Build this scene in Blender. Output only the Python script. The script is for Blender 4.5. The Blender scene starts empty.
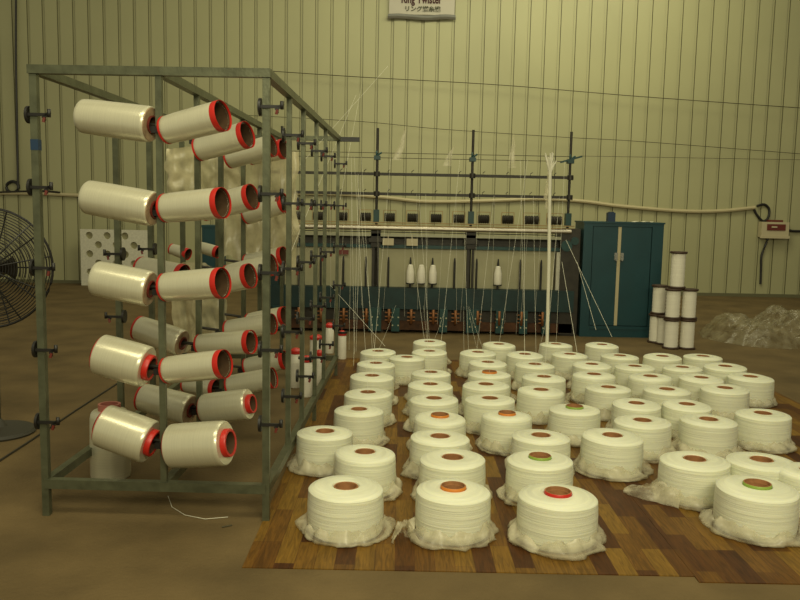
import bpy, bmesh, math, random
from mathutils import Vector, Matrix, noise
random.seed(7)
C = bpy.context.scene.collection
PI = math.pi

# ------------------------------------------------------------------ camera model
F, PITCH, ROLL, CH = 804.45, .1129, .0197, 1.557
fwd = Vector((0, math.cos(PITCH), -math.sin(PITCH)))
rt0 = Vector((1, 0, 0)); up0 = rt0.cross(fwd)
rt = rt0*math.cos(ROLL) + up0*math.sin(ROLL)
up = -rt0*math.sin(ROLL) + up0*math.cos(ROLL)
EYE = Vector((0, 0, CH))
def ray(u, v): return fwd + rt*((u-400)/F) - up*((v-300)/F)
def at(u, v, Y):
    d = ray(u, v); return EYE + d*(Y/d.y)
def fl(u, v, z=0.0):
    d = ray(u, v); return EYE + d*((z-CH)/d.z)
def dep(P): return (P-EYE).dot(fwd)

cam = bpy.data.cameras.new('camera'); co = bpy.data.objects.new('camera', cam); C.objects.link(co)
M = Matrix((rt, up, -fwd)).transposed().to_4x4(); M.translation = EYE
co.matrix_world = M
cam.sensor_width = 36; cam.lens = F*36/800; cam.clip_end = 200
bpy.context.scene.camera = co
sc = bpy.context.scene
sc.view_settings.view_transform = 'Standard'
sc.view_settings.look = 'None'

# ------------------------------------------------------------------ materials
def lin(c):
    return tuple((x/255/12.92 if x/255 <= .04045 else ((x/255+.055)/1.055)**2.4) for x in c)
def mat(name, col, rough=.6, metal=0., spec=.5, noise_amt=0., nscale=8., bump=0., bscale=60.):
    m = bpy.data.materials.new(name); m.use_nodes = True
    nt = m.node_tree; b = nt.nodes['Principled BSDF']
    b.inputs['Base Color'].default_value = (*col, 1); b.inputs['Roughness'].default_value = rough
    b.inputs['Metallic'].default_value = metal; b.inputs['Specular IOR Level'].default_value = spec
    tc = nt.nodes.new('ShaderNodeTexCoord')
    if noise_amt:
        n = nt.nodes.new('ShaderNodeTexNoise'); n.inputs['Scale'].default_value = nscale; n.inputs['Detail'].default_value = 6
        nt.links.new(tc.outputs['Object'], n.inputs['Vector'])
        r = nt.nodes.new('ShaderNodeValToRGB')
        r.color_ramp.elements[0].position = .3; r.color_ramp.elements[1].position = .7
        r.color_ramp.elements[0].color = (*[c*(1-noise_amt) for c in col], 1)
        r.color_ramp.elements[1].color = (*[min(1, c*(1+noise_amt)) for c in col], 1)
        nt.links.new(n.outputs['Fac'], r.inputs['Fac']); nt.links.new(r.outputs['Color'], b.inputs['Base Color'])
    if bump:
        n2 = nt.nodes.new('ShaderNodeTexNoise'); n2.inputs['Scale'].default_value = bscale; n2.inputs['Detail'].default_value = 4
        nt.links.new(tc.outputs['Object'], n2.inputs['Vector'])
        bp = nt.nodes.new('ShaderNodeBump'); bp.inputs['Strength'].default_value = bump; bp.inputs['Distance'].default_value = .01
        nt.links.new(n2.outputs['Fac'], bp.inputs['Height']); nt.links.new(bp.outputs['Normal'], b.inputs['Normal'])
    return m

def yarn_mat(name, col, freq, rough, bumps, spec=.5, tint=.08):
    m = bpy.data.materials.new(name); m.use_nodes = True
    nt = m.node_tree; b = nt.nodes['Principled BSDF']
    b.inputs['Roughness'].default_value = rough; b.inputs['Specular IOR Level'].default_value = spec
    tc = nt.nodes.new('ShaderNodeTexCoord'); mp = nt.nodes.new('ShaderNodeMapping')
    mp.inputs['Scale'].default_value = (1.2, 1.2, freq)
    nt.links.new(tc.outputs['Object'], mp.inputs['Vector'])
    n = nt.nodes.new('ShaderNodeTexNoise'); n.inputs['Scale'].default_value = 1.; n.inputs['Detail'].default_value = 5; n.inputs['Roughness'].default_value = .7
    nt.links.new(mp.outputs['Vector'], n.inputs['Vector'])
    r = nt.nodes.new('ShaderNodeValToRGB')
    r.color_ramp.elements[0].position = .25; r.color_ramp.elements[1].position = .75
    r.color_ramp.elements[0].color = (*[c*(1-tint*2) for c in col], 1)
    r.color_ramp.elements[1].color = (*[min(1, c*(1+tint)) for c in col], 1)
    nt.links.new(n.outputs['Fac'], r.inputs['Fac']); nt.links.new(r.outputs['Color'], b.inputs['Base Color'])
    bp = nt.nodes.new('ShaderNodeBump'); bp.inputs['Strength'].default_value = bumps; bp.inputs['Distance'].default_value = .004
    nt.links.new(n.outputs['Fac'], bp.inputs['Height']); nt.links.new(bp.outputs['Normal'], b.inputs['Normal'])
    return m

def film_mat(name, col, fac, rough=.3):
    m = bpy.data.materials.new(name); m.use_nodes = True
    nt = m.node_tree; b = nt.nodes['Principled BSDF']; out = nt.nodes['Material Output']
    b.inputs['Base Color'].default_value = (*col, 1); b.inputs['Roughness'].default_value = rough
    tc = nt.nodes.new('ShaderNodeTexCoord')
    n = nt.nodes.new('ShaderNodeTexNoise'); n.inputs['Scale'].default_value = 9; n.inputs['Detail'].default_value = 6
    nt.links.new(tc.outputs['Object'], n.inputs['Vector'])
    mr = nt.nodes.new('ShaderNodeMapRange'); mr.inputs['From Min'].default_value = .3; mr.inputs['From Max'].default_value = .7
    mr.inputs['To Min'].default_value = max(0, fac-.25); mr.inputs['To Max'].default_value = min(1, fac+.25)
    nt.links.new(n.outputs['Fac'], mr.inputs['Value'])
    t = nt.nodes.new('ShaderNodeBsdfTransparent'); t.inputs['Color'].default_value = (.97, .96, .92, 1)
    mx = nt.nodes.new('ShaderNodeMixShader')
    nt.links.new(mr.outputs['Result'], mx.inputs['Fac']); nt.links.new(t.outputs[0], mx.inputs[1]); nt.links.new(b.outputs[0], mx.inputs[2])
    nt.links.new(mx.outputs[0], out.inputs['Surface'])
    return m

MT = {}
MT['galv'] = mat('galvanised_steel', (.115, .123, .074), .36, .5, .5, .25, 14, .12, 90)
MT['black'] = mat('black_plastic', (.012, .011, .009), .45)
MT['dark'] = mat('dark_iron', (.03, .026, .018), .5, .2, .5, .3, 12)
MT['red'] = mat('red_plastic', (.50, .018, .010), .4)
MT['darkcore'] = mat('dark_tube', (.075, .042, .02), .7, 0, .3, .25, 20)
MT['card'] = mat('cardboard', (.34, .16, .065), .8, 0, .2, .2, 30)
MT['orange'] = mat('orange_ring', (.62, .20, .02), .5)
MT['green'] = mat('green_ring', (.24, .36, .05), .5)
MT['yarn'] = yarn_mat('white_yarn', (.80, .81, .62), 95, .42, .9, .6, .14)
_y = MT['yarn'].node_tree.nodes['Principled BSDF']; _y.inputs['Subsurface Weight'].default_value = .35; _y.inputs['Subsurface Radius'].default_value = (1, .9, .6); _y.inputs['Subsurface Scale'].default_value = .03
MT['spool'] = yarn_mat('glossy_yarn', (.68, .655, .48), 260, .28, .12, .9, .10)
MT['spool'].node_tree.nodes['Principled BSDF'].inputs['Metallic'].default_value = .35
MT['cop'] = yarn_mat('cop_yarn', (.80, .77, .64), 60, .5, .6)
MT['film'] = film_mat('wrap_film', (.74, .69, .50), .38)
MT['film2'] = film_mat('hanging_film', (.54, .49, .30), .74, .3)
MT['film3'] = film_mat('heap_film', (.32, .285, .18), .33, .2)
MT['teal'] = mat('teal_paint', (.006, .046, .056), .42, 0, .5, .12, 3)
MT['tealgreen'] = mat('green_paint', (.006, .045, .042), .45, 0, .5, .2, 9)
MT['cream'] = mat('cream_panel', (.36, .34, .20), .5, 0, .5, .08, 4)
MT['wood'] = mat('wood_rail', (.30, .20, .08), .6, 0, .4, .3, 8)
MT['chrome'] = mat('polished_roller', (.42, .38, .31), .45, 1., .5)
MT['whiteish'] = mat('pale_metal', (.40, .40, .27), .4, .1)
MT['brass'] = mat('brass', (.26, .11, .04), .5, .5)
MT['rust'] = mat('rusty_guard', (.07, .03, .012), .7, 0, .3, .5, 10)
MT['beige'] = mat('beige_plastic', (.50, .44, .28), .5)
MT['maroon'] = mat('maroon_label', (.13, .02, .012), .5)
MT['navy'] = mat('blue_tape', (.008, .03, .07), .5)
MT['panelw'] = mat('pale_board', (.62, .60, .48), .7, 0, .3, .1, 25)
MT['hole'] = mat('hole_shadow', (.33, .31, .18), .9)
MT['wire'] = mat('thin_wire', (.07, .06, .03), .5, .5)
MT['dteal'] = mat('grimy_teal', (.008, .028, .028), .5, 0, .4, .3, 6)
MT['thread'] = mat('thread', (.72, .70, .56), .6)
MT['conduit'] = mat('pale_conduit', (.48, .42, .25), .5)
MT['sign'] = mat('sign_board', (.44, .41, .34), .6)
MT['silver'] = mat('silver_strip', (.42, .42, .38), .25, .7)
MT['ink'] = mat('dark_ink', (.06, .02, .02), .8)
MT['ink2'] = mat('olive_ink', (.08, .08, .05), .8)
MT['wall'] = mat('wall_cladding', (.385, .375, .212), .45, 0, .4, .06, .6)
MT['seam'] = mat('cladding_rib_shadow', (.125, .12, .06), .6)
MT['floor'] = mat('concrete_floor', (.132, .092, .040), .8, 0, .2, .24, 2.2, .4, 45)
MT['stool'] = mat('fan_base', (.035, .032, .02), .6)

# parquet vinyl
def parquet():
    m = bpy.data.materials.new('parquet_vinyl'); m.use_nodes = True
    nt = m.node_tree; b = nt.nodes['Principled BSDF']; N = nt.nodes.new; L = nt.links.new
    b.inputs['Roughness'].default_value = .55; b.inputs['Specular IOR Level'].default_value = .2
    tc = N('ShaderNodeTexCoord'); mp = N('ShaderNodeMapping'); mp.inputs['Rotation'].default_value = (0, 0, PI/2)
    L(tc.outputs['Object'], mp.inputs['Vector'])
    br = N('ShaderNodeTexBrick'); br.offset = .43; br.offset_frequency = 3
    br.inputs['Color1'].default_value = (0, 0, 0, 1); br.inputs['Color2'].default_value = (1, 1, 1, 1); br.inputs['Mortar'].default_value = (.3, .3, .3, 1)
    br.inputs['Scale'].default_value = 1; br.inputs['Mortar Size'].default_value = .0012; br.inputs['Bias'].default_value = 0
    br.inputs['Brick Width'].default_value = .40; br.inputs['Row Height'].default_value = .088
    L(mp.outputs['Vector'], br.inputs['Vector'])
    rp = N('ShaderNodeValToRGB'); e = rp.color_ramp.elements
    e[0].position = 0; e[0].color = (.062, .021, .004, 1); e[1].position = 1; e[1].color = (.215, .118, .016, 1)
    for p, c in ((.28, (.085, .031, .005)), (.45, (.14, .064, .009)), (.7, (.175, .088, .012))):
        x = e.new(p); x.color = (*c, 1)
    L(br.outputs['Color'], rp.inputs['Fac'])
    mp2 = N('ShaderNodeMapping'); mp2.inputs['Scale'].default_value = (26, 2.2, 1); L(tc.outputs['Object'], mp2.inputs['Vector'])
    n = N('ShaderNodeTexNoise'); n.inputs['Scale'].default_value = 2.2; n.inputs['Detail'].default_value = 5; n.inputs['Distortion'].default_value = 1.6
    L(mp2.outputs['Vector'], n.inputs['Vector'])
    mr = N('ShaderNodeMapRange'); mr.inputs['From Min'].default_value = .35; mr.inputs['From Max'].default_value = .65
    mr.inputs['To Min'].default_value = .62; mr.inputs['To Max'].default_value = 1.12; L(n.outputs['Fac'], mr.inputs['Value'])
    vm = N('ShaderNodeVectorMath'); vm.operation = 'SCALE'; L(rp.outputs['Color'], vm.inputs[0]); L(mr.outputs['Result'], vm.inputs['Scale'])
    L(vm.outputs['Vector'], b.inputs['Base Color'])
    return m
MT['parquet'] = parquet()

# ------------------------------------------------------------------ helpers
class MB:
    def __init__(s): s.v = []; s.f = []; s.sm = []; s.mi = []
    def add(s, vs, fs, smooth=False, mi=0):
        o = len(s.v); s.v += [tuple(v) for v in vs]
        for f in fs: s.f.append([i+o for i in f]); s.sm.append(smooth); s.mi.append(mi)
        return s
    def box(s, a, b, mi=0, bev=0.):
        x0, y0, z0 = [min(a[i], b[i]) for i in range(3)]; x1, y1, z1 = [max(a[i], b[i]) for i in range(3)]
        vs = [(x, y, z) for x in (x0, x1) for y in (y0, y1) for z in (z0, z1)]
        fs = [(0, 1, 3, 2), (4, 6, 7, 5), (0, 4, 5, 1), (2, 3, 7, 6), (0, 2, 6, 4), (1, 5, 7, 3)]
        return s.add(vs, fs, False, mi)
    def bar(s, p, q, w, h, mi=0):
        p, q = Vector(p), Vector(q); d = (q-p).normalized()
        ref = Vector((0, 0, 1)) if abs(d.z) < .9 else Vector((0, 1, 0))
        sx = d.cross(ref).normalized(); sy = sx.cross(d).normalized()
        vs = []
        for c in (p, q):
            for i, j in ((-1, -1), (1, -1), (1, 1), (-1, 1)): vs.append(c + sx*i*w/2 + sy*j*h/2)
        return s.add(vs, [(0, 1, 2, 3), (7, 6, 5, 4), (0, 4, 5, 1), (1, 5, 6, 2), (2, 6, 7, 3), (3, 7, 4, 0)], False, mi)
    def tube(s, pts, r, n=8, mi=0, closed=False):
        pts = [Vector(p) for p in pts]; N = len(pts); vs = []; fs = []
        for k, p in enumerate(pts):
            if closed: d = pts[(k+1) % N]-pts[k-1]
            else: d = pts[min(k+1, N-1)]-pts[max(k-1, 0)]
            d.normalize(); ref = Vector((0, 0, 1)) if abs(d.z) < .95 else Vector((1, 0, 0))
            a = d.cross(ref).normalized(); b = a.cross(d)
            rr = r[k] if isinstance(r, (list, tuple)) else r
            for i in range(n):
                t = 2*PI*i/n; vs.append(p + a*math.cos(t)*rr + b*math.sin(t)*rr)
        for k in range(N if closed else N-1):
            k2 = (k+1) % N
            for i in range(n): fs.append((k*n+i, k*n+(i+1) % n, k2*n+(i+1) % n, k2*n+i))
        if not closed: fs += [tuple(range(n))[::-1], tuple((N-1)*n+i for i in range(n))]
        return s.add(vs, fs, True, mi)
    def lathe(s, prof, n=40, mi=0, close=False, wob=None, mat4=None):
        vs = []; fs = []; P = len(prof)
        for k, (r, z) in enumerate(prof):
            for i in range(n):
                t = 2*PI*i/n; rr, zz = (r, z) if wob is None else wob(r, z, t)
                v = Vector((rr*math.cos(t), rr*math.sin(t), zz)); vs.append(mat4 @ v if mat4 else v)
        for k in range(P if close else P-1):
            k2 = (k+1) % P
            for i in range(n): fs.append((k*n+i, k*n+(i+1) % n, k2*n+(i+1) % n, k2*n+i))
        return s.add(vs, fs, True, mi)
    def cyl(s, c, r, h, n=20, mi=0, axis='z'):
        c = Vector(c); ax = {'x': Vector((1, 0, 0)), 'y': Vector((0, 1, 0)), 'z': Vector((0, 0, 1))}[axis]
        return s.tube([c, c+ax*h], r, n, mi)
    def build(s, name, mats, parent=None, loc=None, sharp=True):
        me = bpy.data.meshes.new(name); me.from_pydata(s.v, [], s.f)
        for m in (mats if isinstance(mats, (list, tuple)) else [mats]): me.materials.append(m)
        for p, q, mi in zip(me.polygons, s.sm, s.mi): p.use_smooth = q; p.material_index = mi
        bm = bmesh.new(); bm.from_mesh(me); bmesh.ops.recalc_face_normals(bm, faces=bm.faces)
        if sharp:
            for e in bm.edges:
                if len(e.link_faces) == 2 and e.calc_face_angle(0) > .7: e.smooth = False
        bm.to_mesh(me); bm.free(); me.update()
        o = bpy.data.objects.new(name, me); C.objects.link(o)
        if parent: o.parent = parent
        if loc is not None: o.location = loc
        return o

def empty(name, loc=(0, 0, 0), rot=None):
    o = bpy.data.objects.new(name, None); C.objects.link(o); o.location = loc; o.empty_display_size = .1
    if rot is not None: o.rotation_mode = 'QUATERNION'; o.rotation_quaternion = rot
    return o
def tag(o, label=None, cat=None, group=None, kind=None):
    if label: o['label'] = label
    if cat: o['category'] = cat
    if group: o['group'] = group
    if kind: o['kind'] = kind
    return o
ORD = ['', 'first', 'second', 'third', 'fourth', 'fifth', 'sixth', 'seventh', 'eighth', 'ninth', 'tenth']
def copy_thing(root):
    r = root.copy(); C.objects.link(r)
    for k in list(root.children):
        c = k.copy(); C.objects.link(c); c.parent = r
        for g in k.children: d = g.copy(); C.objects.link(d); d.parent = c
    return r

# ------------------------------------------------------------------ setting
o = MB().box((-9, 1.0, -.1), (13, 15.62, 0)).build('floor', MT['floor']); tag(o, kind='structure')
# ribbed cladding wall, profile extruded upward
WY = 15.5
w = MB(); xs = []; x = -9.0; pitch = .2835; hw = .016
prof = []
while x < 13:
    prof += [(x, WY), (x+pitch-.056, WY), (x+pitch-.048, WY+.022), (x+pitch-.008, WY+.022)]
    x += pitch
vs = [(a, b, z) for a, b in prof for z in (0, 7.5)]
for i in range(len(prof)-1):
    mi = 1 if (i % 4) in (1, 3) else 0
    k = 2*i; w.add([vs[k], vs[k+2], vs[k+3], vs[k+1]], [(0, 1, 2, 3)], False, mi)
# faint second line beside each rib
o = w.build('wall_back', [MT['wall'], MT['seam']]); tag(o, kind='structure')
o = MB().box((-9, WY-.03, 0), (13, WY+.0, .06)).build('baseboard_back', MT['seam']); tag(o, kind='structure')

# floor mats
mA = MB().box((-.66, 3.325, .0), (1.296, 8.25, .004)).build('floor_mat', MT['parquet'])
tag(mA, 'wood-patterned vinyl floor mat beside the rack, the left and wider one', 'floor mat')
mB = MB().box((1.297, 3.27, .0), (3.36, 8.05, .0045)).build('floor_mat', MT['parquet'])
tag(mB, 'wood-patterned vinyl floor mat on the right, its front edge jutting out', 'floor mat')

# ------------------------------------------------------------------ yarn packages on the mats
PH = .225
def package_body(seed, R=.178, H=PH):
    rnd = random.Random(seed); ph = rnd.uniform(0, 9)
    def wob(r, z, t):
        if r < .08: return r, z
        k = 1 + .010*math.sin(2*t+ph) + .006*math.sin(5*t+ph*2) + .006*math.sin(z*90+ph)
        return r*k, z + (.004*math.sin(t+ph) if z > .1 else 0)
    top = H
    prof = [(.050, .002), (R*.90, .002), (R*.965, .012), (R*.995, .04), (R*1.0, .09), (R*.992, .14), (R*.984, top-.040), (R*.972, top-.020), (R*.935, top-.013),
            (R*.75, top-.003), (R*.5, top+.001), (.064, top-.001), (.060, top-.008), (.052, top-.02)]
    m = MB(); m.lathe(prof, 56, 0, False, wob)
    return m
def package_film(seed, spread=1., tall=0.):
    rnd = random.Random(seed*31+5); ph = rnd.uniform(0, 50); lob = rnd.uniform(0, 6)
    R = .178; m = MB(); n = 110
    prof = [(R*1.0, .085), (R*1.03, .07), (R*1.10, .058), (R*1.19, .042), (R*1.26, .024), (R*1.27, .008), (R*1.18, .004), (R*1.05, .003)]
    def wob(r, z, t):
        k = (r-R)/(R*.3)
        p = Vector((math.cos(t)*3.2+ph, math.sin(t)*3.2, z*18))
        a = noise.noise(p); b2 = noise.noise(p*3.1)
        c3 = noise.noise(p*7)
        lobe = max(0, math.cos(t-lob))**3*.40*spread + max(0, math.cos(t-lob-2.4))**4*.3*spread
        r2 = R*1.0 + (r-R)*(.72+.65*a+lobe) + .010*b2*k + .003*c3
        z2 = z*(.78+.55*a+.22*b2*(z > .01)+tall*max(0, math.cos(t-lob))) + .003*c3*(z > .02)
        return max(r2, R*1.004), max(z2, .004)
    m.lathe(prof, n, 0, False, wob)
    return m
bodies = [package_body(k) for k in range(6)]
films = [package_film(k) for k in range(8)]
def make_package(k, ring=None, loc=(0, 0, 0), s=1., rz=0., film=True):
    root = empty('yarn_package'); root.location = loc; root.rotation_euler = (0, 0, rz); root.scale = (s, s, 1)
    b = bodies[k % 6].build('yarn_winding', MT['yarn'], root) if k % 6 not in BODY else None
    if b is None:
        b = BODY[k % 6].copy(); C.objects.link(b); b.parent = root
    else: BODY[k % 6] = b
    if 'c' not in BODY:
        c = MB(); c.lathe([(.050, .004), (.050, PH-.004), (.0545, PH-.002), (.0575, PH-.006), (.0575, PH-.03)], 32)
        c.lathe([(.0, PH-.10), (.0505, PH-.10)], 32)
        BODY['c'] = c.build('cardboard_core', MT['card'], root)
    else:
        c = BODY['c'].copy(); C.objects.link(c); c.parent = root
    if ring:
        kk = 'r'+ring
        if kk not in BODY:
            rr = MB().lathe([(.0605, PH-.006), (.0605, PH+.010), (.0585, PH+.0125)], 40)
            rr.lathe([(.0585, PH+.0125), (.0535, PH+.0125), (.0515, PH-.01)], 40, 1)
            BODY[kk] = rr.build('end_ring', [MT[ring], MT['card']], root); BODY[kk]['label'] = ring+' ring round the core hole'
        else:
            c = BODY[kk].copy(); C.objects.link(c); c.parent = root
    if film:
        fk = 'f%d' % (k % 8)
        if fk not in BODY: BODY[fk] = films[k % 8].build('plastic_film', MT['film'], root, sharp=False)
        else:
            c = BODY[fk].copy(); C.objects.link(c); c.parent = root
    return root
BODY = {}
FILES = [  # files running away from the camera, each listed front to back: (u, v, D, ring)
 [(346,486,.37,None),(365,451.5,.347,None),(359,409,.335,None),(368,392,.35,None),(372,375.5,.353,'dk'),(376,363,.335,None),(378,351,.34,None)],
 [(453.3,488.5,.361,'orange'),(452.5,457,.36,None),(440,436,.355,None),(440,416.5,.345,'orange'),(434,398,.348,None),(430.5,384,.35,None),(431,372,.335,None),(429.5,351,.341,None),(429.5,341.5,.345,None)],
 [(558,494,.38,'red'),(540,458,.359,'green'),(541,435,.354,None),(507,414.5,.335,'orange'),(490,398,.36,None),(486,384,.365,None),(489.5,373,.36,'orange'),(488,362,.345,None),(478,352,.35,None),(499,344,.342,None)],
 [(612.5,435,.37,None),(574.5,408,.352,'green'),(541,389.5,.354,None),(544,376.5,.355,None),(535,364,.352,None),(525,354,.347,None),(556,344,.335,None)],
 [(694.7,458.7,.375,None),(642.5,420,.364,None),(636.5,403,.345,None),(608.5,387,.354,None),(594,374,.36,None),(592,364,.345,None),(570,354,.34,None),(602,344.5,.336,None)],
 [(757.3,486,.395,'green'),(761.7,459.3,.38,None),(708.7,419,.37,None),(687,404,.345,None),(667,389,.36,None),(650.5,376,.36,None),(635,366,.351,None),(620,355.5,.358,None)],
 [(812,470,.371,None),(763,413,.36,None),(725,387.7,.365,None),(701.4,377.4,.354,None),(682.5,367,.345,None),(662.5,356,.36,None)],
 [(750.5,376.4,.372,None),(725.3,366,.37,None),(703,356,.365,None)],
]
n = 0
def place_pkg(u, v, D, ring, label, k):
    P = fl(u, v, PH)
    if ring == 'dk': ring = None
    root = make_package(k, ring, (P.x, P.y, .0045), D/.356, random.uniform(0, 6.28))
    tag(root, label, 'yarn package', 'white yarn packages set out on the wood-patterned mats')
    return root
for fi, F_ in enumerate(FILES):
    for ri, (u, v, D, ring) in enumerate(F_):
        rg = {'orange': 'orange-ringed ', 'green': 'green-ringed ', 'red': 'red-ringed '}.get(ring, '')
        where = 'nearest the rack' if fi == 0 else ('farthest from the rack' if fi == 7 else ORD[fi+1]+' from the rack')
        who = 'foremost' if ri == 0 else ('%s from the front' % ORD[ri+1])
        place_pkg(u, v, D, ring, '%swhite yarn package, %s in the file %s' % (rg, who, where), n*5+fi*3)
        n += 1
place_pkg(325, 431, .345, None, 'white yarn package squeezed against the right foot rail of the rack', 3)
place_pkg(407, 357, .33, None, 'white yarn package standing between the first two files, near the far end', 6)

# big crumpled film beside the package with its plastic pulled out to the left
def film_tongue(P, Q, width, name, label, seed):
    P, Q = Vector(P), Vector(Q); d = (Q-P); L = d.length; d.normalize(); s = Vector((-d.y, d.x, 0))
    m = MB(); nu, nv = 34, 22; vs = []
    for i in range(nu+1):
        for j in range(nv+1):
            a = i/nu; b = j/nv*2-1
            wv = width*(1-.78*a**1.3)
            p = P + d*(a*L) + s*(b*wv*.5)
            nn = noise.noise(Vector((a*4+seed, b*2.2, 1)))
            n2 = noise.noise(Vector((a*14+seed, b*7, 3)))
            z = .006 + max(0, (1-b*b)*(.085*(1-a)**.8+.02)) * (1+.5*nn) + .022*abs(n2)*(1-b*b)
            p += s*nn*.03 + d*n2*.012
            vs.append((p.x, p.y, .005+z))
    fs = [(i*(nv+1)+j, (i+1)*(nv+1)+j, (i+1)*(nv+1)+j+1, i*(nv+1)+j+1) for i in range(nu) for j in range(nv)]
    m.add(vs, fs, True)
    o = m.build(name, MT['film'], None, sharp=False)
    return tag(o, label, 'plastic film')
film_tongue(fl(682, 505), fl(624, 494), .20, 'loose_film', 'crumpled tongue of clear plastic film lying on the mat left of a big package', 4)
film_tongue(fl(405, 545), fl(398, 536), .12, 'loose_film', 'small fold of clear film at the left foot of the orange-ringed front package', 9)

# ------------------------------------------------------------------ creel rack
RA = -.0179; RO = Vector((-1.745, 3.88, 0)); RW, RH, RL, ZB = 1.10, 2.2, 3.52, .166
def rk(x, y, z): return Vector((RO.x + x*math.cos(RA) - y*math.sin(RA), RO.y + x*math.sin(RA) + y*math.cos(RA), z))
rack = empty('creel_rack', rk(0, 0, 0))
tag(rack, 'tall galvanised steel yarn creel rack holding white spools on its centre posts', 'rack')
rinv = Matrix.Translation(-rk(0, 0, 0))
def rpart(m, name, mt, parent=None):
    base = rk(0, 0, 0)
    m.v = [tuple(Vector(v)-base) for v in m.v]
    return m.build(name, mt, parent or rack)
RIGHT = [0, .68, 1.24, 1.9, 2.47, 3.50]; MID = [0, .66, 1.2, 1.85, 2.45, 3.5]; LEFT = [0, 1.03, 1.64, 2.4, 3.5]
PW = .034
def post(x, y, z0=0, z1=RH-.02, w_=PW):
    m = MB(); m.bar(rk(x, y, z0), rk(x, y, z1), w_, w_); return m
for i, y in enumerate(RIGHT): rpart(post(RW, y, 0 if i in (0, 3, 5) else ZB, RH-.02, PW if i == 0 else .028), 'post', MT['galv'])
for i, y in enumerate(LEFT): rpart(post(0, y, 0 if i in (0, 4) else ZB), 'post', MT['galv'])
for i, y in enumerate(MID): rpart(post(.592, y, ZB, RH-.03, .030), 'post', MT['galv'])
for x in (0, .592, RW):
    rpart(MB().bar(rk(x, 0, RH-.026), rk(x, RL, RH-.026), .042, .040), 'top_rail', MT['galv'])
    rpart(MB().bar(rk(x, 0.0, ZB), rk(x, RL, ZB), .04, .045), 'bottom_rail', MT['galv'])
for y in (0, RL):
    rpart(MB().bar(rk(-.022, y-.004, RH-.026), rk(RW+.022, y-.004, RH-.026), .044, .040), 'top_crossbar', MT['galv'])
    rpart(MB().bar(rk(0, y-.003, ZB), rk(RW, y-.003, ZB), .042, .046), 'bottom_crossbar', MT['galv'])
# blue tape on front left post
rpart(MB().bar(rk(0, 0, 1.80), rk(0, 0, 1.85), .037, .037), 'blue_tape', MT['navy'])
# black bracket sticking out of far right corner
rpart(MB().bar(rk(RW, RL, RH-.03), rk(RW+.19, RL, RH-.03), .035, .04), 'corner_bracket', MT['black'])
LV = [2.05, 1.64, 1.25, .865, .51]
def tensioner(x, y, z, sgn, tip='red'):
    m = MB(); p = rk(x-sgn*.030, y, z)
    # cup disc facing across the post
    m.tube([p+Vector((-.006, 0, 0)), p+Vector((.006, 0, 0))], .041, 18)
    o_ = rpart(m, 'tension_disc', MT['black'])
    a = MB(); a.bar(rk(x-sgn*.03, y-.02, z), rk(x+sgn*.075, y-.02, z), .012, .014)
    a.bar(rk(x+sgn*.045, y-.02, z-.016), rk(x+sgn*.08, y-.02, z+.012), .012, .012)
    a.tube([rk(x+sgn*.076, y-.02, z-.012), rk(x+sgn*.076, y-.02, z+.026)], .009, 8)
    a.tube([rk(x+sgn*.055, y-.02, z-.03), rk(x+sgn*.055, y-.02, z)], .006, 8)
    ar = rpart(a, 'tension_arm', MT['black'])
    t = MB(); t.tube([rk(x+sgn*.050, y-.026, z-.036), rk(x+sgn*.056, y-.026, z-.014)], .007, 8)
    t2 = rpart(t, 'guide_eye', MT['maroon'], None); t2.parent = ar
for i, y in enumerate(RIGHT):
    for z in ([2.02, 1.615, 1.24, .865, .495] if i == 0 else [1.95, 1.575, 1.21, .85, .475]): tensioner(RW, y, z, 1)
for z in (1.965, 1.625, 1.24, .84, .48): tensioner(0, 0, z, 1)
for z in LV[2:]:
    tensioner(0, LEFT[1], z-.0, -1)
for z in LV[2:3]: tensioner(0, LEFT[2], z, -1)

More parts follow.
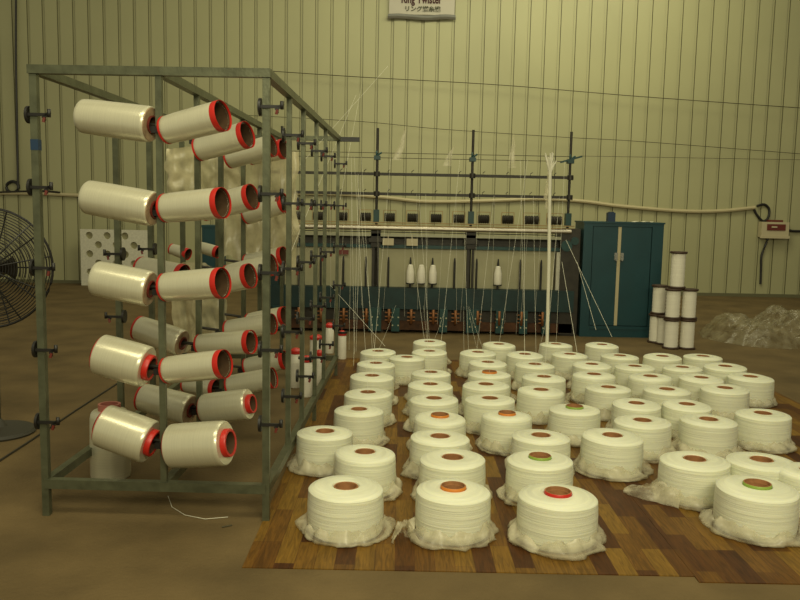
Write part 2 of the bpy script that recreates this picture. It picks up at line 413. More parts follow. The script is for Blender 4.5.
# ------------------------------------------------------------------ spools on the rack
def spool(u1, v1, Y1, u2, v2, Y2, d1, d2, style, label, group='white yarn spools on the centre posts of the rack', peg=True):
    P, Q = at(u1, v1, Y1), at(u2, v2, Y2)
    r1 = d1/2*dep(P)/F; r2 = d2/2*dep(Q)/F
    ax = Q-P; L = ax.length
    q = ax.to_track_quat('Z', 'X')
    root = empty('yarn_spool', P, q)
    if style == 'small': rc = min(r1, r2)*.965; e = .006
    elif style == 'fat': rc = min(r1, r2)*.60; e = .022
    else: rc = min(r1, r2)*.50; e = .006
    b = MB()
    dr = .004
    b.lathe([(rc*.97, .004), (r1*.93, 0), (r1*.99, .006), (r1, .02), (r1*.75+r2*.25+dr*.3, L*.25), ((r1+r2)/2+dr*.3, L*.5), (r1*.25+r2*.75+dr*.3, L*.75), (r2, L-.02), (r2*.99, L-.006), (r2*.94, L), (rc*.97, L-.003)], 48)
    b.build('yarn_winding', MT['spool'], root)
    c = MB(); ri = .975 if style == 'small' else .82
    c.lathe([(rc*ri, -e), (rc*ri, L+e), (rc*.98, L+e), (rc*.98, L-.001)], 32)
    c.lathe([(rc*.98, 0), (rc*.98, -e), (rc*.82, -e)], 32)
    c.lathe([(0.0001, L*.55), (rc*.82, L*.55)], 32); c.lathe([(0.0001, L*.4), (rc*.82, L*.4)], 32)
    c.build('core_tube', MT['darkcore'], root)
    if style == 'small':
        for z0, z1, rr, s in ((L-.018, L+e+.006, r2*1.015, 1), (.004, -e-.002, r1*1.008, -1)):
            g = MB(); g.lathe([(rr*.985, z0), (rr*1.0, z0+s*.003), (rr*.995, z1-s*.004), (rr*.985, z1), (rr*.965, z1), (rr*.955, z1-s*.01)], 40)
            g.build('end_ring', MT['red'], root)
    elif style == 'fat':
        for z0, z1, s in ((L-.004, L+e+.004, 1), (.004, -e*.3, -1)):
            g = MB(); k = 1.0 if s > 0 else 1.42
            g.lathe([(rc*1.0*k, z0), (rc*1.06*k, z0+s*.003), (rc*1.06*k, z1-s*.004), (rc*1.02*k, z1), (rc*.84, z1), (rc*.82, z1-s*.01)], 36)
            g.build('end_ring', MT['red'], root)
    else:
        g = MB(); g.lathe([(r2*.93, L), (r2*.90, L+.004), (rc*1.3, L+.003), (rc*.99, L+.002)], 36)
        ee = g.build('end_cap', MT['endcap'], root); ee['label'] = 'beige film over the spool end'
        g = MB(); g.lathe([(rc*.99, L-.002), (rc*1.05, L+.010), (rc*.9, L+.012), (rc*.8, L+.004)], 36)
        g.build('end_ring', MT['maroon'], root)
    if style == 'tail':
        g = MB(); g.lathe([(r1*.9, .004), (r1*1.005, .002), (r1*.99, -.008), (r1*.8, -.008), (rc, -.004)], 36); g.build('end_ring', MT['red'], root)
    return tag(root, label, 'yarn spool', group)
MT['endcap'] = mat('tan_spool_end', (.30, .21, .12), .5, 0, .5, .3, 20)
YM = [3.87, 4.52, 5.06, 5.70]
LVN = ['top', 'second', 'third', 'fourth', 'lowest']
RWN = ['at the front centre post', 'at the second centre post', 'at the third centre post', 'at the fourth centre post']
RS = {0: [(167,130,221,116,28,31,'small'),(166,208,221,203,29,31,'small'),(166,287,221,283,29,31,'small'),(168,370,223,364,27,29,'small'),(172,446,226,443,44,45,'fat')],
      1: [(200,149,246,135,24,27,'small'),(205,209,251,197,24,26,'small'),(204,285,249,276,24,25,'small'),(200,344,250,342,20,24,'small'),(204,409,249,404,30,31,'fat')],
      2: [(230,158,271,146,21,22,'small'),None,(229,275,271,265,21,22,'small'),(229,330,271,324,20,21,'small'),(230,386,272,378,21,21,'small')],
      3: [(252,156,283,149,18,20,'small'),(247,215,284,203,19,20,'small'),(248,263,283,256,18,19,'small'),(250,322,284,316,18,19,'small'),(247,367,284,360,18,19,'small')]}
SL = {0: [(83,116,151,124.5,34,36,'plain'),(88,197,154,209,34,35,'plain'),(96,278,150,289,35,36,'plain'),(100,354,147,367,41,42,'fat'),(103,425,150,442,43,44,'fat')],
      1: [None,None,(141,269,182,277,25,26,'small'),(139,328,182,343,25,27,'tail'),(143,397,190,410,28,31,'tail')],
      2: [None,None,None,(186,384,215,388,16,18,'small'),None]}
for r_, L_ in RS.items():
    for k, s in enumerate(L_):
        if not s: continue
        tilt = .10 if k < 4 else .06
        spool(s[0], s[1], YM[r_], s[2], s[3], YM[r_]-tilt, s[4], s[5], s[6], '%s white spool in the %s level, pointing right %s' % ({'small': 'slim red-rimmed', 'fat': 'fat red-cored'}[s[6]], LVN[k], RWN[r_]))
for r_, L_ in SL.items():
    for k, s in enumerate(L_):
        if not s: continue
        spool(s[0], s[1], YM[r_]+(.07 if r_ or k < 2 else .02), s[2], s[3], YM[r_]-.01, s[4], s[5], s[6], '%s white spool in the %s level, pointing left %s' % ({'small': 'slim red-rimmed', 'fat': 'fat red-cored', 'plain': 'long plain-ended', 'tail': 'short plain-ended'}[s[6]], LVN[k], RWN[r_]))
# small far spools
for (u1, v1, u2, v2, lb) in ((172, 249, 187, 254, 'small white spool right beside the front centre post, far back in the rack'), (200, 247, 217, 252, 'small white spool below the hanging film, far back in the rack')):
    spool(u1, v1, 6.35, u2, v2, 6.3, 11, 12, 'small', lb)
# pegs from the centre posts
for i, y in enumerate(MID[:4]):
    for z in (1.93, 1.54, 1.16, .77, .40):
        m = MB(); m.tube([rk(.575-.13, y, z+.012), rk(.575, y, z-.004), rk(.575+.14, y-.03, z+.016)], .009, 8); rpart(m, 'spool_peg', MT['dark'])
        m = MB(); m.bar(rk(.575-.022, y-.0, z-.025), rk(.575+.022, y-.0, z-.025), .05, .03); rpart(m, 'peg_clamp', MT['black'])

# ------------------------------------------------------------------ hanging film sheets inside the rack
def sheet(u0, v0, u1, v1, Y, seed, label, mt='film2', amp=.07, name='hanging_film'):
    P00, P10, P01 = at(u0, v0, Y), at(u1, v0, Y), at(u0, v1, Y)
    W_, H_ = (P10-P00).length, (P01-P00).length
    nu, nv = 40, 40; vs = []
    for i in range(nu+1):
        for j in range(nv+1):
            a, b = i/nu, j/nv
            ed = .10*noise.noise(Vector((b*5+seed, 0, 2)))*(1 if i in (0, nu) else 1-abs(a-.5))
            n1 = noise.noise(Vector((a*3.5+seed, b*1.3, 0))); n2 = noise.noise(Vector((a*10+seed, b*5, 4)))
            bot = .16*noise.noise(Vector((a*4+seed*2, 7, 1)))*b
            sag = .10*math.sin(a*PI*2.3+seed)*(1-b)*.5
            x = P00.x + W_*(a+ed*.6+.03*n1); z = P00.z - H_*(b+bot+max(0, sag))
            vs.append((x, Y+amp*n1+amp*.4*n2, z))
    fs = [(i*(nv+1)+j, (i+1)*(nv+1)+j, (i+1)*(nv+1)+j+1, i*(nv+1)+j+1) for i in range(nu) for j in range(nv)]
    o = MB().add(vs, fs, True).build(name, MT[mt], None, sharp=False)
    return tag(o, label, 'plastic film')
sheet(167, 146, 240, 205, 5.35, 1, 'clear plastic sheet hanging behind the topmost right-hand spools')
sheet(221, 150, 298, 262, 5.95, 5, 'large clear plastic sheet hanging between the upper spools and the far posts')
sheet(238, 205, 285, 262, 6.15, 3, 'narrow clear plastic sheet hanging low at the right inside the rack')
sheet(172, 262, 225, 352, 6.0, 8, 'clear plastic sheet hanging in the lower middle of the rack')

# standing spool inside the rack, front left
P = fl(104.5, 482); rr = .5*39*dep(P)/F
st = empty('yarn_spool', (P.x, P.y+.1, 0))
hgt = .40
b = MB(); b.lathe([(.05, .0), (rr*.97, .002), (rr, .02), (rr*1.0, .2), (rr*.97, hgt-.05), (rr*.9, hgt-.02), (rr*.8, hgt-.012), (.05, hgt-.01)], 44, 0, False, lambda r, z, t: (r*(1+.02*math.sin(9*t)*(r > .06)), z)); b.build('yarn_winding', MT['spool'], st)
c = MB(); c.lathe([(.048, .002), (.048, hgt+.025), (.062, hgt+.025), (.062, hgt-.012)], 28); c.build('end_ring', mat('pink_plastic', (.45, .16, .12), .5), st)
tag(st, 'white spool standing upright on the floor under the rack at front left', 'yarn spool')

# ------------------------------------------------------------------ standing cops behind right posts
COPS = [(295.7, 388, 11.5, 34, 'red', 'slim white bobbin with red cap standing behind the second right post'),
        (306, 397, 13, 35, 'blk', 'slim white bobbin with dark red tangled top standing foremost in the rack'),
        (319, 386, 8, 30, 'red', 'thin white bobbin with red cap standing between the third and fourth right posts'),
        (329.5, 354, 8.5, 26, 'red', 'short white bobbin with tall red cap standing near the rack far corner'),
        (342, 360, 8.5, 24, 'blk', 'white bobbin with black and red cap standing just outside the rack far corner'),
        (316, 362, 13, 22, 'red', 'squat white bobbin with wide brownish-red cap standing deep in the rack')]
for (u, v, wpx, hpx, cp, lb) in COPS:
    P = fl(u, v-1); k = dep(P)/F; r = wpx*k/2; hh = hpx*k
    root = empty('yarn_bobbin', (P.x, P.y, 0))
    b = MB(); b.lathe([(.0, .0), (r*.92, .0), (r, .012), (r*.98, hh*.5), (r*.95, hh-.01), (r*.8, hh), (.0, hh)], 24); b.build('yarn_winding', MT['cop'], root)
    g = MB(); g.lathe([(r*.9, hh-.002), (r*1.02, hh+.004), (r*1.02, hh+.028), (r*.6, hh+.045), (r*.35, hh+.05), (.0001, hh+.05)], 20)
    g.build('cap', MT['red'], root)
    if cp == 'blk':
        g = MB(); g.lathe([(r*1.05, hh+.02), (r*1.25, hh+.024), (r*1.25, hh+.04), (r*.4, hh+.044)], 20); cc = g.build('black_collar', MT['black'], root)
    tag(root, lb, 'bobbin', 'slim bobbins standing on the floor behind the rack posts')

# ------------------------------------------------------------------ twisting machine
MY = 10.07
def z_at(v, Y=MY, u=425): return at(u, v, Y).z
def x_at(u, Y=MY, v=250): return at(u, v, Y).x
mach = empty('twisting_machine', (x_at(280), MY, 0))
tag(mach, 'long dark green yarn twisting machine with four guide poles and a polished roller', 'machine')
mb0 = Vector(mach.location)
def mpart(m, name, mt, parent=None):
    m.v = [tuple(Vector(v)-mb0) for v in m.v]
    return m.build(name, mt, parent or mach)
X0, X1 = x_at(268), x_at(574)
POLES = [282, 377, 472, 569.5]
zr1, zr2 = z_at(174.5), z_at(194.5)
for i, u in enumerate(POLES):
    x = x_at(u, MY+.15, 180)
    mpart(MB().tube([(x, MY+.15, .5), (x, MY+.15, z_at(129, MY+.15))], .017, 12), 'pole', MT['dark'])
    mpart(MB().box((x-.035, MY+.10, z_at(223)), (x+.035, MY+.20, z_at(210.5))), 'pole_sleeve', MT['tealgreen'])
    cl = MB(); zc = z_at(157.5)
    cl.box((x-.04, MY+.10, zc-.03), (x+.04, MY+.20, zc+.02)); cl.tube([(x-.03, MY+.12, zc), (x+.055, MY+.12, zc+.06)], .012, 8); cl.tube([(x-.01, MY+.12, zc), (x-.01, MY+.12, zc+.08)], .012, 8)
    if i == 3: cl.bar((x-.13, MY+.12, zc-.02), (x+.14, MY+.12, zc+.06), .02, .022)
    mpart(cl, 'wire_clamp', MT['tealgreen'])
    for zz in (zr1, zr2): mpart(MB().tube([(x, MY+.10, zz-.03), (x, MY+.10, zz+.03)], .038, 10), 'rail_clamp', MT['dark'])
    hd = MB(); hd.box((x-.06, MY+.02, z_at(248)), (x+.06, MY+.24, z_at(226))); hd.box((x-.085, MY-.01, z_at(243)), (x+.085, MY+.1, z_at(239))); mpart(hd, 'bracket', MT['dark'])
    lg = MB(); lg.box((x-.045, MY+.05, z_at(290)), (x-.012, MY+.12, z_at(248))); lg.box((x+.02, MY+.05, z_at(290)), (x+.045, MY+.12, z_at(248))); mpart(lg, 'upright', MT['dark'])
for zz in (zr1, zr2):
    a = MB(); a.bar((X0+.0, MY+.11, zz), (x_at(572), MY+.11, zz), .035, .036)
    rl = mpart(a, 'guide_rail', MT['dark'])
    u = 292
    while u < 566:
        hk = MB(); x = x_at(u); hk.tube([(x, MY+.09, zz+.015), (x-.005, MY+.085, zz+.035), (x+.022, MY+.08, zz+.055)], .0045, 6); u += 23.7
        hh_ = mpart(hk, 'hook', MT['black']); hh_.parent = rl
for v in (153, 158): mpart(MB().tube([(X0-.3, MY+.13, z_at(v)), (x_at(568), MY+.13, z_at(v))], .0045, 6), 'wire', MT['wire'])
mpart(MB().bar((X0, MY+.05, z_at(223.5)), (X1, MY+.05, z_at(223.5)), .03, .012), 'upper_slat', MT['wood'])
mpart(MB().bar((X0, MY+.03, z_at(226)), (X1, MY+.03, z_at(226)), .03, .012), 'wood_slat', MT['wood'])
mpart(MB().tube([(X0, MY-.02, z_at(229)), (x_at(570), MY-.02, z_at(229))], .028, 16), 'roller', MT['chrome'])
mpart(MB().bar((X0, MY+.02, z_at(232.8)), (X1, MY+.02, z_at(232.8)), .02, .012), 'dark_slat', MT['dark'])
mpart(MB().bar((X0, MY+.03, z_at(235.8)), (x_at(565), MY+.03, z_at(235.8)), .02, .036), 'pale_rail', MT['whiteish'])
mpart(MB().box((X0, MY+.16, z_at(249)), (x_at(572), MY+.20, z_at(236))), 'back_trough', MT['dark'])
mpart(MB().box((X0, MY+.06, z_at(249)), (x_at(572), MY+.17, z_at(245.8))), 'trough_edge', MT['tealgreen'])
# rolls in wire holders
for u in [294.5, 318, 341.5, 365, 389, 412, 435.5, 458, 483, 507, 531, 554]:
    x = x_at(u); wd = .078 if u < 525 else .10; ztop, zbot = z_at(211), z_at(222)
    fr = MB()
    for a, b in (((x-wd, ztop), (x+wd, ztop)), ((x-wd, ztop), (x-wd, zbot)), ((x+wd, ztop), (x+wd, zbot)), ((x-wd, zbot), (x+wd, zbot))):
        fr.bar((a[0], MY+.04, a[1]), (b[0], MY+.04, b[1]), .008, .008)
    fo = mpart(fr, 'roll_holder', MT['wood'])
    ro = MB(); pr = []; nn = 10; zc = (z_at(214)+z_at(222))/2
    for k in range(nn+1):
        xx = x-wd*.85+wd*1.7*k/nn
        pr.append((xx, .058 if k % 2 else .048))
    vs = []; fs = []; N_ = 14
    for xx, rr_ in pr:
        for i in range(N_):
            t = 2*PI*i/N_; vs.append((xx, MY+.04+rr_*math.cos(t), zc+rr_*math.sin(t)))
    for k in range(nn):
        for i in range(N_): fs.append((k*N_+i, k*N_+(i+1) % N_, (k+1)*N_+(i+1) % N_, (k+1)*N_+i))
    fs += [tuple(range(N_)), tuple(nn*N_+i for i in range(N_))]
    ro.add(vs, fs, False)
    r2 = mpart(ro, 'ribbed_roll', MT['dark']); r2.parent = fo
# tags
for u in (388, 412):
    x = x_at(u); m = MB(); m.box((x-.07, MY+.0, z_at(246)), (x+.07, MY+.012, z_at(239))); m.bar((x, MY+.01, z_at(239)), (x, MY+.01, z_at(235)), .012, .006); mpart(m, 'tag_plate', MT['beige'])
m = MB(); x = x_at(343); m.box((x-.07, MY-.0, z_at(256)), (x+.07, MY+.012, z_at(251.5))); mpart(m, 'red_nameplate', MT['maroon'])
# cream panels
EDG = [268, 373, 379, 468, 475, 556]
for a, b in ((268, 373.5), (380, 467), (475, 556)):
    mpart(MB().box((x_at(a), MY+.10, z_at(288)), (x_at(b), MY+.13, z_at(249))), 'cream_panel', MT['cream'])
mpart(MB().box((x_at(558), MY+.06, z_at(288)), (x_at(561), MY+.11, z_at(250))), 'white_strip', MT['panelw'])
# spindles
SPI = [299, 321, 343.5, 366, 388.5, 410.5, 432.5, 454.5, 476.5, 498, 520, 541]
for u in SPI:
    x = x_at(u, MY, 265); m = MB(); m.tube([(x, MY-.02, z_at(312)), (x, MY-.02, z_at(262.5)), (x, MY-.02, z_at(257.5))], [.014, .014, .008], 10)
    mpart(m, 'spindle', MT['black'])
# base bed
mpart(MB().box((X0, MY+.02, .06), (x_at(578), MY+.5, z_at(291))), 'bed', MT['dark'])
mpart(MB().box((X0, MY-.06, z_at(309)), (x_at(575), MY+.1, z_at(288))), 'spindle_beam', MT['dteal'])
mpart(MB().box((X0, MY-.02, z_at(330)), (x_at(575), MY+.04, z_at(321))), 'rust_guard', MT['rust'])
for u in (280, 375, 395.5, 443, 472, 499, 522.5, 545):
    x = x_at(u, MY, 320); wd = .08 if u in (280, 375, 472) else .05
    m = MB(); m.box((x-wd, MY-.08, z_at(331)), (x+wd, MY+.1, z_at(308))); c_ = mpart(m, 'gear_casing', MT['tealgreen'])
    bo = MB()
    for dx in (-.035, .035):
        for v in (317, 325): bo.cyl((x+dx, MY-.088, z_at(v)), .010, .01, 8, 0, 'y')
    bb = mpart(bo, 'bolts', MT['whiteish']); bb.parent = c_
for u in SPI:
    x = x_at(u+.5, MY, 320); m = MB()
    for dv in (312.5, 316.5, 320): m.bar((x-.05, MY-.07, z_at(dv)), (x+.05, MY-.07, z_at(dv)), .015, .014)
    m.tube([(x, MY-.075, z_at(323)), (x, MY-.075, z_at(309))], .018, 8)
    mpart(m, 'brass_whorl', MT['brass'])
# end box
m = MB(); m.box((x_at(561), MY-.02, .02), (x_at(579.5), MY+.45, z_at(226))); mpart(m, 'end_housing', MT['dark'])
m = MB(); m.tube([(x_at(566), MY-.04, z_at(243)), (x_at(566), MY-.02, z_at(243))], .07, 18); m.tube([(x_at(574), MY-.04, z_at(238)), (x_at(574), MY-.02, z_at(238))], .05, 16); mpart(m, 'drive_pulley', MT['tealgreen'])
for i, u in enumerate((280, 376, 472, 568)):
    x = x_at(u, MY, 330); mpart(MB().box((x-.09, MY+.0, 0), (x+.09, MY+.4, .07)), 'foot', MT['dark'])
m = MB(); m.box((x_at(266), MY-.02, .02), (x_at(279), MY+.4, z_at(221))); m.box((x_at(267), MY-.03, z_at(262)), (x_at(278), MY-.02, z_at(228))); mpart(m, 'end_housing', MT['dteal'])
# white bobbins on spindles
for i, u in enumerate((410.5, 421.5, 433, 498)):
    x = x_at(u, MY, 265); zt = z_at(264.5); zb = z_at(283)
    root = empty('machine_bobbin', (x, MY-.02, zb)); hh = zt-zb
    b = MB(); b.lathe([(.0145, 0), (.045, 0), (.05, .02), (.048, hh*.6), (.03, hh-.01), (.0145, hh)], 20); b.build('yarn_winding', MT['cop'], root)
    b = MB(); b.lathe([(.0145, -.012), (.055, -.012), (.055, 0), (.0145, .0)], 20); b.build('flange', MT['black'], root)
    tag(root, ['full white bobbin on a machine spindle, leftmost of the four', 'second full white bobbin from the left on the machine spindles', 'third full white bobbin from the left on the machine spindles', 'full white bobbin on a machine spindle, rightmost of the four'][i], 'bobbin', 'white bobbins on the machine spindles')

# ------------------------------------------------------------------ teal cabinet
cx0, cx1 = x_at(583, 10.05, 250), x_at(662.5, 10.05, 250); cz = at(620, 222.5, 10.05).z; CY = 10.05
cab = empty('control_cabinet', ((cx0+cx1)/2, CY, 0)); tag(cab, 'dark teal two-door metal cabinet at the right end of the machine', 'cabinet')
cb = Vector(cab.location)
def cpart(m, name, mt, parent=None):
    m.v = [tuple(Vector(v)-cb) for v in m.v]; return m.build(name, mt, parent or cab)
m = MB(); m.box((cx0, CY+.02, .0), (cx1, CY+.5, cz)); m.box((cx0, CY-.01, 0), (cx0+.11, CY+.02, cz)); m.box((cx1-.14, CY-.01, 0), (cx1, CY+.02, cz))
m.box((cx0+.11, CY-.01, cz-.05), (cx1-.14, CY+.02, cz)); m.box((cx0+.11, CY-.01, 0), (cx1-.14, CY+.02, .14)); m.box((cx0+.12, CY-.02, .10), (cx1-.15, CY-.01, .125))
m.box((cx0-.012, CY-.02, cz-.012), (cx1+.012, CY+.5, cz+.008))
cpart(m, 'cabinet_body', MT['teal'])
cm = at(619, 250, CY).x
for s, a, b in ((0, cx0+.12, cm-.022), (1, cm+.022, cx1-.15)):
    d_ = cpart(MB().box((a, CY-.004, .15), (b, CY+.018, cz-.055)), 'door', MT['teal'])
    hm = MB(); hx = b-.015 if s == 0 else a+.015; hz = at(619, 256, CY).z
    hm.box((hx-.02, CY-.02, hz-.05), (hx+.02, CY-.004, hz+.04)); hm.bar((hx, CY-.03, hz-.06), (hx, CY-.03, hz+.02), .018, .02)
    h_ = cpart(hm, 'handle', MT['silver']); h_.parent = d_
cpart(MB().box((cm-.02, CY-.002, .15), (cm+.02, CY+.019, cz-.055)), 'centre_strip', MT['conduit'])
bx = at(611, 218, CY+.1)
o = MB().box((bx.x-.045, CY+.06, cz+.008), (bx.x+.045, CY+.16, cz+.12)).box((bx.x-.03, CY+.07, cz+.12), (bx.x+.03, CY+.15, cz+.13)).build('blue_carton', MT['navy']); tag(o, 'small dark blue carton standing on top of the teal cabinet', 'box')
px_ = at(643, 221, CY+.1)
m = MB(); vs = []
for i in range(9):
    for j in range(5): vs.append((px_.x-.12+.24*i/8, CY+.05+.16*j/4, cz+.010+.012*abs(math.sin(i*.9))*(1 if j % 2 else .7)))
m.add(vs, [(i*5+j, (i+1)*5+j, (i+1)*5+j+1, i*5+j+1) for i in range(8) for j in range(4)], True)
o = m.build('paper_sheet', MT['panelw']); tag(o, 'crumpled white paper sheet lying on top of the teal cabinet', 'paper')

kx0, kx1 = x_at(202, 10.2, 240), x_at(220, 10.2, 240); kz = at(211, 226, 10.2).z
kb = empty('side_cabinet', ((kx0+kx1)/2, 10.2, 0)); tag(kb, 'narrow teal cabinet seen through the rack, partly behind hanging film', 'cabinet')
hw_ = (kx1-kx0)/2
MB().box((-hw_, 0, 0), (hw_, .35, kz)).box((-hw_-.01, -.01, kz-.02), (hw_+.01, .36, kz+.01)).build('cabinet_body', MT['teal'], kb)
MB().box((-hw_+.02, -.014, .08), (hw_-.02, 0, kz-.05)).build('door', MT['teal'], kb)
MB().bar((hw_-.04, -.03, kz*.55), (hw_-.04, -.03, kz*.68), .012, .012).build('handle', MT['silver'], kb)
# ------------------------------------------------------------------ stacked flanged bobbins
def flanged(x, y, z, r, h, label):
    root = empty('flanged_bobbin', (x, y, z))
    def wob(rr, zz, t): return (rr*(1+.02*math.sin(zz*150))if rr > r*.5 else rr), zz
    pr = [(r*.3, .014)]+[(r*.93, .014)]+[(r*(.95), .016+(h-.032)*k/16) for k in range(17)]+[(r*.3, h-.014)]
    b = MB(); b.lathe(pr, 28, 0, False, wob); b.build('yarn_winding', MT['cop'], root)
    for nm, z0 in (('flange', 0), ('flange', h-.024)):
        f_ = MB(); f_.lathe([(.0001, z0), (r*1.14, z0), (r*1.2, z0+.012), (r*1.14, z0+.024), (.0001, z0+.024)], 28); f_.build(nm, MT['card2'], root)
    return tag(root, label, 'bobbin', 'tall white flanged bobbins stacked right of the cabinet')
MT['card2'] = mat('dark_brown_flange', (.045, .022, .010), .6)
BY = fl(671, 349).y + .04
hB = (at(671, 318.5, BY).z)
def bx_(u, y): return at(u, 330, y).x
rB = .5*14.3*BY/F
B0 = [(671.5, BY, 'front left'), (687.5, BY, 'front right'), (656, BY+.42, 'back left'), (672, BY+.30, 'back right')]
for i, (u, y, w_) in enumerate(B0):
    if i == 3: u = 664
    flanged(bx_(u, y), y, 0, rB, hB, 'tall white flanged bobbin, %s in the bottom tier' % w_)
for i, (u, y, w_) in enumerate([(671.5, BY, 'front left'), (687.5, BY, 'front right'), (657.5, BY+.42, 'back left'), (665, BY+.30, '')][:3]):
    flanged(bx_(u, y), y, hB, rB, hB, 'tall white flanged bobbin, %s in the middle tier' % w_)
flanged(at(678, 268, BY+.02).x, BY+.02, 2*hB, rB, at(678, 251.5, BY).z-2*hB, 'white flanged bobbin standing alone on top of the stack')

# ------------------------------------------------------------------ heap of film at right
def heap(cx, cy, rx, ry, h, seed):
    m = MB(); nr, na = 40, 150; vs = [(cx, cy, h)]
    for i in range(1, nr+1):
        for j in range(na):
            t = 2*PI*j/na; a = i/nr
            ed = 1+.16*noise.noise(Vector((math.cos(t)*2+seed, math.sin(t)*2, 0)))+.05*noise.noise(Vector((math.cos(t)*9+seed, math.sin(t)*9, 0)))
            x = math.cos(t)*a*ed; y = math.sin(t)*a*ed
            n1 = noise.noise(Vector((x*2.2+seed, y*2.2, 0))); n2 = 1-abs(noise.noise(Vector((x*6+seed, y*6, 3))))*2; n3 = 1-abs(noise.noise(Vector((x*15+seed, y*15, 6))))*2
            z = h*(1-a**2.2)*(.7+.75*n1+.30*n2) + .018*n3*(1-a**6) + .03*(1-a**8)
            vs.append((cx+rx*x, cy+ry*y, max(.004, z)))
    fs = [(0, 1+j, 1+(j+1) % na) for j in range(na)]
    fs += [(1+(i-1)*na+j, 1+i*na+j, 1+i*na+(j+1) % na, 1+(i-1)*na+(j+1) % na) for i in range(1, nr) for j in range(na)]
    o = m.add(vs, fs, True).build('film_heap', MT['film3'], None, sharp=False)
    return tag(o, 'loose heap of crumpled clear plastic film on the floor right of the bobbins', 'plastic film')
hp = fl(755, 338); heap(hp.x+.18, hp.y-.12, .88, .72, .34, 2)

# ------------------------------------------------------------------ wall things
def wall_tube(pts, r, name, mt, label, cat, Y=WY-.04):
    P = [at(u, v, Y) for u, v in pts]
    # smooth by Catmull-Rom
    out = []
    for i in range(len(P)-1):
        p0, p1, p2, p3 = P[max(i-1, 0)], P[i], P[i+1], P[min(i+2, len(P)-1)]
        for k in range(8):
            t = k/8; out.append(.5*((2*p1)+(p2-p0)*t+(2*p0-5*p1+4*p2-p3)*t*t+(3*p1-p0-3*p2+p3)*t**3))
    out.append(P[-1])
    o = MB().tube(out, r, 8).build(name, MT[mt]); return tag(o, label, cat)
wall_tube([(-8, 193), (40, 193.5), (85, 195.5), (160, 196), (240, 194), (320, 193.5), (380, 197), (425, 201.5), (480, 201), (540, 199), (580, 201), (620, 206), (680, 211), (720, 211), (755, 207.5)], .035, 'conduit', 'conduit', 'pale sagging conduit running along the cladding wall', 'conduit')
wall_tube([(16, -8), (16, 60), (17, 120), (18, 188)], .02, 'power_cable', 'black', 'dark vertical cable down the wall at far left', 'cable')
o = MB().tube([at(12.5+6*math.cos(t*PI/12), 187+5.5*math.sin(t*PI/12), WY-.03) for t in range(24)], .028, 8, 0, True).build('cable_coil', MT['black']); tag(o, 'black ring of coiled cable hanging on the wall at far left', 'cable')
wall_tube([(-8, 192.5), (40, 191), (60, 192.5)], .018, 'power_cable', 'dark', 'short dark cable along the top of the conduit at far left', 'cable', WY-.07)
# two long thin lines
wall_tube([(262, 70.5), (360, 77), (500, 85), (640, 96.5), (815, 109)], .007, 'guide_wire', 'wire', 'long thin wire stretched high across the wall, upper one', 'wire', WY-.2)
wall_tube([(240, 115), (360, 121.5), (440, 129), (560, 137), (640, 141.5), (815, 155)], .0055, 'guide_wire', 'wire', 'long thin wire stretched across the wall above the poles, lower one', 'wire', WY-.2)
wall_tube([(580, 156), (815, 160)], .004, 'guide_wire', 'wire', 'short thin wire running right from the last pole across the wall', 'wire', WY-.2)
# switch box
bxp = at(771.5, 229.5, WY); sx = 13.5*WY/F; sz = 7.5*WY/F
sb = empty('switch_box', (bxp.x, WY, bxp.z)); tag(sb, 'beige electrical switch box with dark red window on the wall at right', 'switch box')
MB().box((-sx, -.16, -sz), (sx, 0, sz)).box((-sx-.02, -.17, -sz-.02), (sx+.02, -.15, -sz+.03)).build('box_body', MT['beige'], sb)
MB().box((-sx*.62, -.172, -sz*.1), (sx*.72, -.16, sz*.72)).build('breaker_window', MT['maroon'], sb)
MB().box((-sx*.3, -.18, sz*.25), (sx*.1, -.172, sz*.45)).build('breaker_switch', MT['beige'], sb)
MB().box((-sx*.5, -.12, sz), (sx*.6, -.04, sz+.04)).build('gland_strip', MT['maroon'], sb)
wall_tube([(753, 207), (757, 215), (763, 221), (768, 218), (769, 209), (764, 204.5), (757, 206)], .024, 'power_cable', 'black', 'black cable looping above the switch box', 'cable', WY-.03)
wall_tube([(769, 236), (765, 246), (761.5, 256), (761, 268), (760.5, 284)], .022, 'power_cable', 'black', 'black cable dropping from the switch box to the floor', 'cable', WY-.03)
wall_tube([(787, 228), (792, 231), (815, 231)], .024, 'power_cable', 'black', 'dark cable leaving the switch box to the right', 'cable', WY-.03)

# sign
sg = empty('wall_sign', tuple(at(422, -8, WY-.06))); s0 = Vector(sg.location)
a, b = at(389, 14, WY-.06), at(456, -40, WY-.06)
tag(sg, 'white sign with English and Japanese machine name high on the wall', 'sign')
m = MB().box((a.x, WY-.06, a.z), (b.x, WY-.03, b.z)); m.v = [tuple(Vector(v)-s0) for v in m.v]; m.build('sign_board', MT['sign'], sg)
vs = []; zb = at(422, 20.5, WY).z; zt = a.z
for i in range(41):
    for j in range(5):
        t = i/40; vs.append((a.x-.02+(b.x-a.x+.04)*t, WY-.07-.03*math.sin(j/4*PI)-.01*math.sin(t*17), zt+(zb-zt)*j/4+.012*math.sin(t*9)))
m = MB().add([tuple(Vector(v)-s0) for v in vs], [(i*5+j, (i+1)*5+j, (i+1)*5+j+1, i*5+j+1) for i in range(40) for j in range(4)], True); m.build('silver_strip', MT['silver'], sg)
